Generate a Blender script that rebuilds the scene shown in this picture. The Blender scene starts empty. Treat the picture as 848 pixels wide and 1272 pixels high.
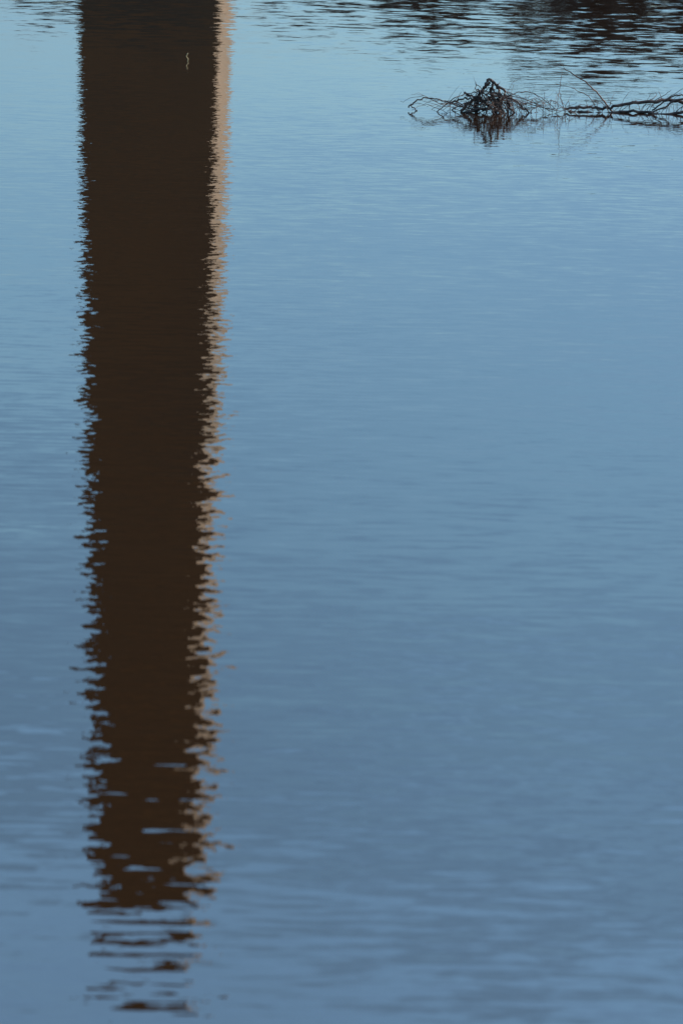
import bpy, math, random
from mathutils import Vector, Matrix, noise as mnoise
random.seed(7)
scene = bpy.context.scene
scene.view_settings.view_transform = 'Standard'
scene.view_settings.look = 'None'
scene.view_settings.exposure = 0

SUN_EL = math.radians(30); SUN_AZ = math.radians(68)   # azimuth clockwise from +Y

# ---------------------------------------------------------------- helpers
def new_mat(name):
    m = bpy.data.materials.new(name); m.use_nodes = True
    nt = m.node_tree; nt.nodes.clear()
    return m, nt
def math_node(nt, op, a, b=None, c=None, clamp=False):
    n = nt.nodes.new('ShaderNodeMath'); n.operation = op; n.use_clamp = clamp
    for i, v in enumerate((a, b, c)):
        if v is None: continue
        if isinstance(v, (int, float)): n.inputs[i].default_value = v
        else: nt.links.new(v, n.inputs[i])
    return n.outputs[0]
def mesh_obj(name, verts, faces, mat=None, smooth=False, parent=None):
    me = bpy.data.meshes.new(name); me.from_pydata(verts, [], faces); me.update()
    ob = bpy.data.objects.new(name, me); scene.collection.objects.link(ob)
    for mm in (mat if isinstance(mat, list) else [mat]):
        if mm: me.materials.append(mm)
    if smooth:
        me.polygons.foreach_set('use_smooth', [True]*len(me.polygons))
    if parent: ob.parent = parent
    return ob
def empty(name, loc=(0,0,0)):
    e = bpy.data.objects.new(name, None); e.location = loc
    e.empty_display_size = .2
    scene.collection.objects.link(e); return e
def tube(V, F, pts, radii, sides=6):
    base = len(V); n = len(pts)
    up = Vector((0.13, 0.27, 0.95))
    for i, p in enumerate(pts):
        d = (pts[min(i+1, n-1)] - pts[max(i-1, 0)])
        if d.length < 1e-6: d = Vector((0,0,1))
        d.normalize()
        a = d.cross(up)
        if a.length < 1e-3: a = d.cross(Vector((1,0,0)))
        a.normalize(); b = d.cross(a)
        for s in range(sides):
            t = 2*math.pi*s/sides
            V.append(p + (a*math.cos(t) + b*math.sin(t))*radii[i])
    for i in range(n-1):
        for s in range(sides):
            s2 = (s+1) % sides
            F.append((base+i*sides+s, base+i*sides+s2, base+(i+1)*sides+s2, base+(i+1)*sides+s))
    F.append(tuple(base+s for s in reversed(range(sides))))
    F.append(tuple(base+(n-1)*sides+s for s in range(sides)))
def smooth_path(ctrl, per=6, jit=0.0):
    P = [Vector(c) for c in ctrl]; out = []
    for i in range(len(P)-1):
        p0 = P[max(i-1,0)]; p1 = P[i]; p2 = P[i+1]; p3 = P[min(i+2,len(P)-1)]
        for k in range(per):
            t = k/per
            q = 0.5*((2*p1)+(p2-p0)*t+(2*p0-5*p1+4*p2-p3)*t*t+(3*p1-p0-3*p2+p3)*t**3)
            out.append(q)
    out.append(P[-1].copy())
    if jit:
        for q in out:
            q += Vector((random.gauss(0,jit),random.gauss(0,jit),random.gauss(0,jit)))
    return out

# ---------------------------------------------------------------- world
w = bpy.data.worlds.new("World"); scene.world = w; w.use_nodes = True
nt = w.node_tree; nt.nodes.clear()
sky = nt.nodes.new('ShaderNodeTexSky'); sky.sky_type = 'NISHITA'; sky.sun_disc = False
sky.sun_elevation = SUN_EL; sky.sun_rotation = SUN_AZ
sky.air_density = 1.0; sky.dust_density = 0.3; sky.ozone_density = 2.0; sky.altitude = 300
tcw = nt.nodes.new('ShaderNodeTexCoord')
sz = nt.nodes.new('ShaderNodeSeparateXYZ'); nt.links.new(tcw.outputs['Generated'], sz.inputs[0])
# very thin high haze / cirrus, thicker overhead than at the horizon
mpw = nt.nodes.new('ShaderNodeMapping'); mpw.inputs['Scale'].default_value = (3, 3, 18); nt.links.new(tcw.outputs['Generated'], mpw.inputs[0])
nw = nt.nodes.new('ShaderNodeTexNoise'); nw.inputs['Scale'].default_value = 1; nw.inputs['Detail'].default_value = 4
nt.links.new(mpw.outputs[0], nw.inputs['Vector'])
crw = nt.nodes.new('ShaderNodeValToRGB'); e = crw.color_ramp.elements
e[0].position = 0.05; e[0].color = (.50,.66,.88,1)
e[1].position = 0.22; e[1].color = (1.04,1.36,1.38,1)
for p_, c_ in ((.30,(1.20,1.55,1.55,1)),(.37,(2.35,2.95,2.85,1)),(.62,(1.3,1.4,1.4,1))):
    q_ = e.new(p_); q_.color = c_
var = math_node(nt,'MULTIPLY',math_node(nt,'SUBTRACT',nw.outputs['Fac'],.5),.18)
nt.links.new(math_node(nt,'ADD',sz.outputs['Z'],var), crw.inputs[0])
mxw = nt.nodes.new('ShaderNodeMix'); mxw.data_type='RGBA'; mxw.blend_type='MULTIPLY'; mxw.inputs['Factor'].default_value=1
nt.links.new(sky.outputs[0], mxw.inputs['A']); nt.links.new(crw.outputs[0], mxw.inputs['B'])
bg = nt.nodes.new('ShaderNodeBackground'); bg.inputs['Strength'].default_value = 0.139
wo = nt.nodes.new('ShaderNodeOutputWorld')
nt.links.new(mxw.outputs['Result'], bg.inputs[0]); nt.links.new(bg.outputs[0], wo.inputs[0])

sl = bpy.data.lights.new('sun', 'SUN'); sl.energy = 4.2; sl.angle = math.radians(0.5)
sl.color = (1.0, 0.92, 0.80)
so = bpy.data.objects.new('sun', sl); scene.collection.objects.link(so)
sd = Vector((math.sin(SUN_AZ)*math.cos(SUN_EL), math.cos(SUN_AZ)*math.cos(SUN_EL), math.sin(SUN_EL)))
so.rotation_euler = sd.to_track_quat('Z', 'Y').to_euler()
so.location = (60, 40, 60)

# ---------------------------------------------------------------- water
m, nt = new_mat('river_water')
out = nt.nodes.new('ShaderNodeOutputMaterial')
bs = nt.nodes.new('ShaderNodeBsdfPrincipled')
bs.inputs['Base Color'].default_value = (0.030, 0.0125, 0.004, 1)
bs.inputs['Roughness'].default_value = 0.0
bs.inputs['IOR'].default_value = 1.9
geo = nt.nodes.new('ShaderNodeNewGeometry')
def wave(sx, sy, detail, rough, offset, ang=0):
    mp = nt.nodes.new('ShaderNodeMapping')
    mp.inputs['Scale'].default_value = (sx, sy, 1)
    mp.inputs['Location'].default_value = offset
    mp.inputs['Rotation'].default_value = (0, 0, math.radians(ang))
    nt.links.new(geo.outputs['Position'], mp.inputs[0])
    no = nt.nodes.new('ShaderNodeTexNoise')
    no.inputs['Scale'].default_value = 1
    no.inputs['Detail'].default_value = detail
    no.inputs['Roughness'].default_value = rough
    nt.links.new(mp.outputs[0], no.inputs['Vector'])
    sub = nt.nodes.new('ShaderNodeVectorMath'); sub.operation = 'SUBTRACT'
    sub.inputs[1].default_value = (.5, .5, .5)
    nt.links.new(no.outputs['Color'], sub.inputs[0])
    return sub.outputs[0]
def scale_v(v, ax, ay):
    s = nt.nodes.new('ShaderNodeVectorMath'); s.operation = 'MULTIPLY'
    nt.links.new(v, s.inputs[0]); s.inputs[1].default_value = (ax, ay, 0)
    return s.outputs[0]
def add_v(a, b):
    s = nt.nodes.new('ShaderNodeVectorMath'); s.operation = 'ADD'
    nt.links.new(a, s.inputs[0]); nt.links.new(b, s.inputs[1]); return s.outputs[0]
v0 = scale_v(wave(3.4, 20.0, 2, .5, (31, 3, 8), 1), 0.0, 0.12)       # long-crested capillaries
v1 = scale_v(wave(12.0, 10.0, 3, .6, (3, 7, 1), 3), 0.070, 0.030)    # choppy fine ripples
v2 = scale_v(wave(2.2, 4.2, 3, .6, (13, 2, 5), -4), 0.034, 0.036)
v3 = scale_v(wave(0.25, 0.7, 1, .5, (1, 22, 9), 5), 0.007, 0.018)    # slow swell
base = add_v(add_v(add_v(v1, v2), v3), v0)
# wind-ruffled water farther out
sep = nt.nodes.new('ShaderNodeSeparateXYZ'); nt.links.new(geo.outputs['Position'], sep.inputs[0])
pn = nt.nodes.new('ShaderNodeTexNoise'); pn.inputs['Scale'].default_value = 0.12; pn.inputs['Detail'].default_value = 3
nt.links.new(geo.outputs['Position'], pn.inputs['Vector'])
yy = math_node(nt, 'ADD', sep.outputs['Y'], math_node(nt, 'MULTIPLY', math_node(nt,'SUBTRACT',pn.outputs['Fac'],.5), 26))
yy = math_node(nt, 'ADD', yy, math_node(nt, 'MULTIPLY', sep.outputs['X'], 0.6))
mr = nt.nodes.new('ShaderNodeMapRange'); mr.interpolation_type = 'SMOOTHSTEP'
mr.inputs['From Min'].default_value = 43; mr.inputs['From Max'].default_value = 62
nt.links.new(yy, mr.inputs['Value'])
v4 = scale_v(wave(2.0, 2.4, 2, .55, (5, 5, 2), 2), 0.14, 0.080)
sc = nt.nodes.new('ShaderNodeVectorMath'); sc.operation = 'SCALE'
nt.links.new(v4, sc.inputs[0]); nt.links.new(mr.outputs[0], sc.inputs['Scale'])
# far water: the shortest capillaries die out
fd = nt.nodes.new('ShaderNodeMapRange'); fd.inputs['From Min'].default_value=20; fd.inputs['From Max'].default_value=50
fd.inputs['To Min'].default_value=1; fd.inputs['To Max'].default_value=.35
nt.links.new(sep.outputs['Y'], fd.inputs['Value'])
fx = nt.nodes.new('ShaderNodeVectorMath'); fx.operation='MULTIPLY'
cf = nt.nodes.new('ShaderNodeCombineXYZ'); cf.inputs[0].default_value=1; nt.links.new(fd.outputs[0], cf.inputs[1])
nt.links.new(base, fx.inputs[0]); nt.links.new(cf.outputs[0], fx.inputs[1])
tot = add_v(fx.outputs[0], sc.outputs[0])
up = nt.nodes.new('ShaderNodeVectorMath'); up.operation = 'ADD'; up.inputs[1].default_value = (0, 0, 1)
nt.links.new(tot, up.inputs[0])
nn = nt.nodes.new('ShaderNodeVectorMath'); nn.operation = 'NORMALIZE'; nt.links.new(up.outputs[0], nn.inputs[0])
nt.links.new(nn.outputs[0], bs.inputs['Normal'])
nt.links.new(bs.outputs[0], out.inputs[0])
water = mesh_obj('river_water', [(-900,-8,0),(900,-8,0),(900,142,0),(-900,142,0)], [(0,1,2,3)], m)

# ---------------------------------------------------------------- ground
m, nt = new_mat('ground_soil')
out = nt.nodes.new('ShaderNodeOutputMaterial'); bs = nt.nodes.new('ShaderNodeBsdfPrincipled')
no = nt.nodes.new('ShaderNodeTexNoise'); no.inputs['Scale'].default_value = .6; no.inputs['Detail'].default_value = 8
tc = nt.nodes.new('ShaderNodeTexCoord'); nt.links.new(tc.outputs['Object'], no.inputs['Vector'])
cr = nt.nodes.new('ShaderNodeValToRGB')
cr.color_ramp.elements[0].position = .35; cr.color_ramp.elements[0].color = (.05, .06, .022, 1)
cr.color_ramp.elements[1].position = .65; cr.color_ramp.elements[1].color = (.14, .105, .06, 1)
nt.links.new(no.outputs['Fac'], cr.inputs[0]); nt.links.new(cr.outputs[0], bs.inputs['Base Color'])
bs.inputs['Roughness'].default_value = .95; nt.links.new(bs.outputs[0], out.inputs[0])
ys = [-3000,-600,-100,-30,-12,-7,-4,-1,3,10,70,120,132,136,139,142,146,152,160,175,210,300,600,1500,4000]
def gz(x, y):
    if y < -4: z = 2.3
    elif y < 3: z = 2.3 - (y+4)/7*3.8
    elif y < 132: z = -1.5
    elif y < 152: z = -1.5 + (y-132)/20*3.0
    else: z = 1.5 + min(1.0, (y-152)/150)
    return z + .22*mnoise.noise(Vector((x*.12, y*.12, 0)))
xs = [-4000,-1500,-600,-300]+[i*6 for i in range(-30,31)]+[300,600,1500,4000]
V = [(x,y,gz(x,y)) for y in ys for x in xs]; nx=len(xs)
F = [(j*nx+i, j*nx+i+1, (j+1)*nx+i+1, (j+1)*nx+i) for j in range(len(ys)-1) for i in range(nx-1)]
mesh_obj('ground', V, F, m, smooth=True)

# ---------------------------------------------------------------- tower
def masonry_mat(name, c1, c2, mort, lo, hi):
    m, nt = new_mat(name)
    out = nt.nodes.new('ShaderNodeOutputMaterial'); bs = nt.nodes.new('ShaderNodeBsdfPrincipled')
    tc = nt.nodes.new('ShaderNodeTexCoord')
    mp = nt.nodes.new('ShaderNodeMapping'); mp.inputs['Scale'].default_value=(.10,.10,.30); nt.links.new(tc.outputs['Object'], mp.inputs[0])
    no = nt.nodes.new('ShaderNodeTexNoise'); no.inputs['Scale'].default_value = 1; no.inputs['Detail'].default_value = 6
    nt.links.new(mp.outputs[0], no.inputs['Vector'])
    sp = nt.nodes.new('ShaderNodeSeparateXYZ'); nt.links.new(tc.outputs['Object'], sp.inputs[0])
    cb = nt.nodes.new('ShaderNodeCombineXYZ')
    nt.links.new(math_node(nt,'ADD',sp.outputs['X'],sp.outputs['Y']), cb.inputs[0]); nt.links.new(sp.outputs['Z'], cb.inputs[1])
    br = nt.nodes.new('ShaderNodeTexBrick'); br.inputs['Scale'].default_value = 1.0
    br.inputs['Brick Width'].default_value = .9; br.inputs['Row Height'].default_value = .42; br.inputs['Mortar Size'].default_value = .015
    br.inputs['Color1'].default_value = c1; br.inputs['Color2'].default_value = c2; br.inputs['Mortar'].default_value = mort
    nt.links.new(cb.outputs[0], br.inputs['Vector'])
    cr = nt.nodes.new('ShaderNodeValToRGB')
    cr.color_ramp.elements[0].position=.38; cr.color_ramp.elements[0].color=lo
    cr.color_ramp.elements[1].position=.62; cr.color_ramp.elements[1].color=hi
    nt.links.new(no.outputs['Fac'], cr.inputs[0])
    mx = nt.nodes.new('ShaderNodeMix'); mx.data_type='RGBA'; mx.blend_type='MULTIPLY'; mx.inputs['Factor'].default_value=1
    nt.links.new(br.outputs['Color'], mx.inputs['A']); nt.links.new(cr.outputs[0], mx.inputs['B'])
    nt.links.new(mx.outputs['Result'], bs.inputs['Base Color']); bs.inputs['Roughness'].default_value=.9
    nt.links.new(bs.outputs[0], out.inputs[0])
    return m
pale = masonry_mat('masonry_lit_sides', (.42,.29,.175,1), (.33,.225,.135,1), (.36,.30,.23,1), (.7,.7,.7,1), (1.15,1.05,1,1))  # sunlit look of the tower sides painted in as a paler colour
brown = masonry_mat('brown_masonry_shaded', (.115,.055,.023,1), (.088,.044,.019,1), (.10,.07,.045,1), (.42,.60,.75,1), (1.5,1.1,.75,1))  # shadow side deepened in the base colour, for front and back faces
TX, TY, TROT = -9.1, 153.0, math.radians(-3.2)
tower = empty('masonry_tower', (TX, TY, 1.0)); tower.rotation_euler = (0,0,TROT)
H = 50.6
def hw(z): return 3.32 - (z/48.0)*0.78
def frustum(V, F, z0, h0, z1, h1):
    b=len(V)
    V += [(-h0,-h0,z0),(h0,-h0,z0),(h0,h0,z0),(-h0,h0,z0),(-h1,-h1,z1),(h1,-h1,z1),(h1,h1,z1),(-h1,h1,z1)]
    F += [(b,b+3,b+2,b+1),(b+4,b+5,b+6,b+7),(b,b+1,b+5,b+4),(b+1,b+2,b+6,b+5),(b+2,b+3,b+7,b+6),(b+3,b,b+4,b+7)]
def part(name, fr):
    V=[];F=[]
    for a in fr: frustum(V,F,*a)
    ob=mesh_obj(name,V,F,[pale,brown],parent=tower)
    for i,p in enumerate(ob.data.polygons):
        p.material_index = 1 if i%6 in (2,4) else 0  # painted shade tone on front and back, painted lit tone elsewhere
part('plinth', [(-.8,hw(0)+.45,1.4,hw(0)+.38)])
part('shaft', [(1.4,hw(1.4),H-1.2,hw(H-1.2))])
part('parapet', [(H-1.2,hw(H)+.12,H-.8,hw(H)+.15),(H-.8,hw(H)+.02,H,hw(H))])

# ---------------------------------------------------------------- treeline
mb, nt = new_mat('tree_bark')
out = nt.nodes.new('ShaderNodeOutputMaterial'); bs = nt.nodes.new('ShaderNodeBsdfPrincipled')
bs.inputs['Base Color'].default_value=(.05,.038,.03,1); bs.inputs['Roughness'].default_value=.9
nt.links.new(bs.outputs[0], out.inputs[0])
ml, nt = new_mat('tree_leaves')
out = nt.nodes.new('ShaderNodeOutputMaterial'); bs = nt.nodes.new('ShaderNodeBsdfPrincipled')
g = nt.nodes.new('ShaderNodeTexNoise'); g.inputs['Scale'].default_value=.7
tc = nt.nodes.new('ShaderNodeTexCoord'); nt.links.new(tc.outputs['Object'], g.inputs['Vector'])
cr = nt.nodes.new('ShaderNodeValToRGB')
cr.color_ramp.elements[0].position=.35; cr.color_ramp.elements[0].color=(.04,.034,.026,1)
cr.color_ramp.elements[1].position=.7; cr.color_ramp.elements[1].color=(.075,.055,.045,1)
nt.links.new(g.outputs['Fac'], cr.inputs[0]); nt.links.new(cr.outputs[0], bs.inputs['Base Color'])
bs.inputs['Roughness'].default_value=.9; nt.links.new(bs.outputs[0], out.inputs[0])
V=[];F=[];LV=[];LF=[]
def leaf(c, s):
    a = Vector((random.gauss(0,1),random.gauss(0,1),random.gauss(0,1))).normalized()
    b = a.orthogonal().normalized(); c2 = a.cross(b)
    k=len(LV); LV.extend([c+b*s, c+c2*s*.6, c-b*s, c-c2*s*.6]); LF.append((k,k+1,k+2,k+3))
def tree(x, y, H, dens=1.0):
    z0 = gz(x,y)-.2; top = Vector((x+random.uniform(-.4,.4), y, z0+H*.93))
    p = smooth_path([(x,y,z0),(x+random.uniform(-.2,.2),y,z0+H*.4),top],5,.03)
    tube(V,F,p,[.018*H*(1-.85*i/(len(p)-1)) for i in range(len(p))],6)
    for k in range(int(11)):
        t=random.uniform(.22,.9); a=random.uniform(0,6.28); L=H*.36*(1.15-t)*random.uniform(.8,1.2)+.4
        s=Vector((x,y,z0+H*.93*t)); e=s+Vector((math.cos(a)*L,math.sin(a)*L,L*random.uniform(.3,.9)))
        e.z=min(e.z,z0+H)
        mid=(s+e)/2+Vector((0,0,-.08*L))
        q=smooth_path([s,mid,e],3,.02); tube(V,F,q,[.008*H*(1-.8*i/(len(q)-1)) for i in range(len(q))],4)
        for _ in range(int(95*dens)):
            u=random.uniform(.3,1.08); c=s.lerp(e,u)+Vector((random.gauss(0,.28),random.gauss(0,.28),random.gauss(0,.24)))*(L*.5)
            leaf(c, random.uniform(.10,.24))
for row in (0, 1):
    x=-150
    while x < 150:
        step=3.3; H_=0
        if x < -18: H_ = random.uniform(2.4,3.4)
        elif x < -13.2: H_ = random.uniform(3.7,5.0); step=1.5
        elif x < -4.6: H_ = 0; step=1
        elif x < -2.5: H_ = random.uniform(4.0,5.2); step=1.2
        elif x < 1: H_ = random.uniform(3.6,4.5); step=2
        elif x < 8: H_ = random.uniform(5.0,6.2); step=1.7
        elif x < 22: H_ = random.uniform(6.5,8.2); step=1.8
        else: H_ = random.uniform(7.0,10.0); step=3.0
        if row and x < 1: H_ = 0
        if H_: tree(x+random.uniform(-.6,.6), random.uniform(150,157)+row*9, H_*(1.04 if row else 1), 1.5)
        x += step
for i in range(60):   # understory along the bank
    tree(random.uniform(-4,60), random.uniform(147,151), random.uniform(1.8,3.4), 1.0)
tl = empty('distant_trees')
mesh_obj('trunks_and_limbs', V, F, mb, parent=tl); mesh_obj('foliage', LV, LF, ml, parent=tl)

# ---------------------------------------------------------------- driftwood
def wood(name, dark, light):
    md, nt = new_mat(name)
    out = nt.nodes.new('ShaderNodeOutputMaterial'); bs = nt.nodes.new('ShaderNodeBsdfPrincipled')
    g = nt.nodes.new('ShaderNodeTexNoise'); g.inputs['Scale'].default_value=9; g.inputs['Detail'].default_value=5
    tc = nt.nodes.new('ShaderNodeTexCoord'); nt.links.new(tc.outputs['Object'], g.inputs['Vector'])
    cr = nt.nodes.new('ShaderNodeValToRGB')
    cr.color_ramp.elements[0].position=.38; cr.color_ramp.elements[0].color=dark
    cr.color_ramp.elements[1].position=.68; cr.color_ramp.elements[1].color=light
    nt.links.new(g.outputs['Fac'], cr.inputs[0]); nt.links.new(cr.outputs[0], bs.inputs['Base Color'])
    bs.inputs['Roughness'].default_value=.55; nt.links.new(bs.outputs[0], out.inputs[0])
    return md
md = wood('wet_bark', (.016,.009,.006,1), (.16,.08,.05,1))
mt = wood('twig_bark', (.035,.016,.011,1), (.28,.155,.105,1))

def branch(V,F,ctrl,r0,r1,jit=.006,sides=6,twigs=0,tl=.25,up=.5):
    p=smooth_path(ctrl,6,jit); n=len(p)
    tube(V,F,p,[r0+(r1-r0)*i/(n-1) for i in range(n)],sides)
    for _ in range(twigs):
        i=random.randint(2,n-2); s=p[i]; d=(p[i+1]-p[i-1]).normalized()
        d=(d+Vector((random.gauss(0,.6),random.gauss(0,.6),random.gauss(up,.5)))).normalized()
        L=tl*random.uniform(.4,1.2)
        e=s+d*L; mid=(s+e)/2+Vector((random.gauss(0,.05),random.gauss(0,.05),random.gauss(0,.04)))*L*3
        q=smooth_path([s,mid,e],4,.003); tube(V,F,q,[max(.0022,min(r1*.5,.006))*(1-.6*k/(len(q)-1)) for k in range(len(q))],4)
# coordinates relative to pile centre
pile=empty('driftwood_pile',(1.80,42.3,0))
V=[];F=[]
# broken root wad: crooked limbs fanning down from a leaning crest, with gaps
branch(V,F,[(-.38,0,-.05),(-.27,.02,.09),(-.14,0,.20),(-.06,0,.31),(.03,0,.39)],.022,.018,.012,7,5,.2,.0)
branch(V,F,[(-.02,0,.40),(.05,0,.41),(.11,0,.35),(.20,0,.26),(.27,0,.13),(.36,0,-.04)],.020,.015,.012,7,5,.2)
branch(V,F,[(-.04,0,.36),(-.09,-.03,.24),(-.15,-.05,.12),(-.13,-.05,-.05)],.020,.020,.012,7,3,.2)
branch(V,F,[(.06,.05,.38),(.04,.03,.25),(.10,.0,.12),(.06,.0,-.05)],.022,.022,.014,7)
branch(V,F,[(.12,.05,.33),(.16,0,.2),(.17,0,.08),(.22,0,-.05)],.016,.018,.012,7,3,.2)
branch(V,F,[(.02,.05,.29),(.16,0,.22),(.32,0,.17),(.47,0,.07),(.6,0,-.04)],.016,.010,.010,6,7,.25)
branch(V,F,[(-.50,.1,.10),(-.30,0,.17),(-.08,0,.14),(.16,-.05,.19)],.012,.010,.010,6,6,.2)
branch(V,F,[(-.3,.1,.24),(-.16,0,.19),(.0,0,.10),(.14,-.05,-.05)],.014,.016,.010,6,3,.2)
branch(V,F,[(-.32,-.1,-.02),(-.1,-.1,.05),(.1,-.1,.03),(.34,-.1,-.02)],.020,.018,.014,7,4,.2)
for _ in range(30):
    c=Vector((random.gauss(.02,.15),random.gauss(0,.12),0)); c.z=random.uniform(.02,max(.06,.33-abs(c.x)*.9))
    side = 1 if c.x>0 else -1
    a=random.gauss(-.8*side,.7); L=random.uniform(.06,.2)
    d=Vector((math.cos(a)*L,random.uniform(-.1,.1),math.sin(a)*L))
    branch(V,F,[c-d,c+Vector((random.gauss(0,.03),0,random.gauss(0,.03))),c+d],random.uniform(.005,.012),.005,.008,5,1,.14)
mesh_obj('root_wad',V,F,md,smooth=True,parent=pile)
V=[];F=[]
branch(V,F,[(-1.03,.1,.04),(-.93,.1,.12),(-.78,.05,.17),(-.6,.0,.14),(-.35,.0,.07),(-.1,0,.02)],.010,.008,.005,6,7,.22,.0)
branch(V,F,[(-1.0,.1,.06),(-.9,0,-.01),(-.8,0,-.04)],.008,.005)
branch(V,F,[(-.68,-.1,-.03),(-.5,-.1,.14),(-.3,0,.23),(-.05,0,.26),(.2,.1,.22),(.5,.1,.17),(.85,.1,.02)],.007,.005,.006,6,14,.28,.1)
branch(V,F,[(-.5,.2,-.02),(-.2,.2,.12),(.1,.1,.15),(.45,.1,.12),(.95,0,.03)],.008,.005,.006,6,14,.25,.1)
branch(V,F,[(.1,.1,.1),(.4,.1,.26),(.65,.1,.22),(.9,.0,.05)],.006,.004,.006,5,8,.22,.1)
for _ in range(70):
    x0=random.gauss(.16,.42); L=random.uniform(.25,.8); a=random.uniform(-1,1)
    h=abs(random.gauss(.08,.08))
    branch(V,F,[(x0,random.uniform(-.3,.3),random.uniform(-.05,.18)),(x0+a*L*.5,random.uniform(-.3,.3),h+.05),(x0+a*L,random.uniform(-.3,.3),random.uniform(-.04,.18))],.0042,.0022,.008,4,2,.16,.1)
for _ in range(14):
    x0=random.uniform(.1,.98)
    branch(V,F,[(x0,0,-.03),(x0+random.uniform(-.05,.05),0,.12),(x0+random.uniform(-.16,.16),0,random.uniform(.15,.36))],.0038,.002,.006,4)
mesh_obj('twigs',V,F,mt,smooth=True,parent=pile)

fb=empty('fallen_branch',(2.82,42.6,0))
V=[];F=[]
branch(V,F,[(0,0,.03),(.25,0,.06),(.5,0,.05),(.8,0,.11),(1.15,0,.15),(1.45,.1,.17),(1.7,.1,.1),(2.3,.2,.08),(3.0,.3,-.05)],.016,.028,.008,8,8,.3,.3)
branch(V,F,[(.05,0,.0),(.3,-.05,.0),(.6,-.05,-.01),(.9,-.05,.03),(1.3,-.1,.0),(1.65,-.1,.04),(2.2,-.1,.06)],.014,.022,.007,8,6,.3,.2)
branch(V,F,[(1.75,.1,.2),(1.45,.0,.17),(1.3,-.05,.08),(1.1,-.05,.01)],.015,.010,.006,8)
branch(V,F,[(1.15,0,.03),(1.4,0,.22),(1.55,0,.24),(1.85,0,.16)],.010,.009,.006,6)
mesh_obj('main_limb',V,F,md,smooth=True,parent=fb)
V=[];F=[]
branch(V,F,[(.62,0,.02),(.5,0,.17),(.3,0,.36),(.08,.05,.5),(-.03,.05,.56)],.012,.005,.005,6,6,.22,.0)
branch(V,F,[(.45,0,.02),(.3,0,.2),(.12,0,.3),(-.12,0,.36)],.006,.003,.005,5,3,.15,.1)
branch(V,F,[(-.1,0,.0),(-.08,0,.25),(-.04,0,.5)],.0045,.0025,.006,4)
for _ in range(30):
    x0=random.uniform(0,1.8); a=random.uniform(-.3,.3)
    branch(V,F,[(x0,random.uniform(-.1,.1),-.02),(x0+a*.5,0,random.uniform(.05,.15)),(x0+a,0,random.uniform(.05,.28))],.0045,.0022,.006,4,1,.12,.3)
mesh_obj('side_twigs',V,F,mt,smooth=True,parent=fb)

# small pale reed stem
mr_, nt = new_mat('dry_reed')
out = nt.nodes.new('ShaderNodeOutputMaterial'); bs = nt.nodes.new('ShaderNodeBsdfPrincipled')
bs.inputs['Base Color'].default_value=(.5,.33,.14,1); bs.inputs['Roughness'].default_value=.6
nt.links.new(bs.outputs[0], out.inputs[0])
V=[];F=[]
rp=smooth_path([(0,0,-.02),(.012,0,.03),(-.012,0,.07),(.01,0,.12)],5)
tube(V,F,rp,[.008]*len(rp),5)
r=mesh_obj('reed_stem',V,F,mr_,smooth=True); r.location=(-2.48,49.6,0)

# ---------------------------------------------------------------- camera
cam = bpy.data.cameras.new('camera'); co = bpy.data.objects.new('camera', cam); scene.collection.objects.link(co)
co.location=(0,0,4.0)
cam.sensor_fit='VERTICAL'; cam.sensor_height=36; cam.sensor_width=24; cam.lens=18/math.tan(math.radians(9))
R = Matrix.Rotation(math.radians(90-12.5),4,'X') @ Matrix.Rotation(math.radians(1.1),4,'Z')
co.rotation_euler = R.to_euler()
cam.clip_start=.1; cam.clip_end=8000
cam.dof.use_dof=True; cam.dof.focus_distance=42.5; cam.dof.aperture_fstop=3.6
scene.camera=co
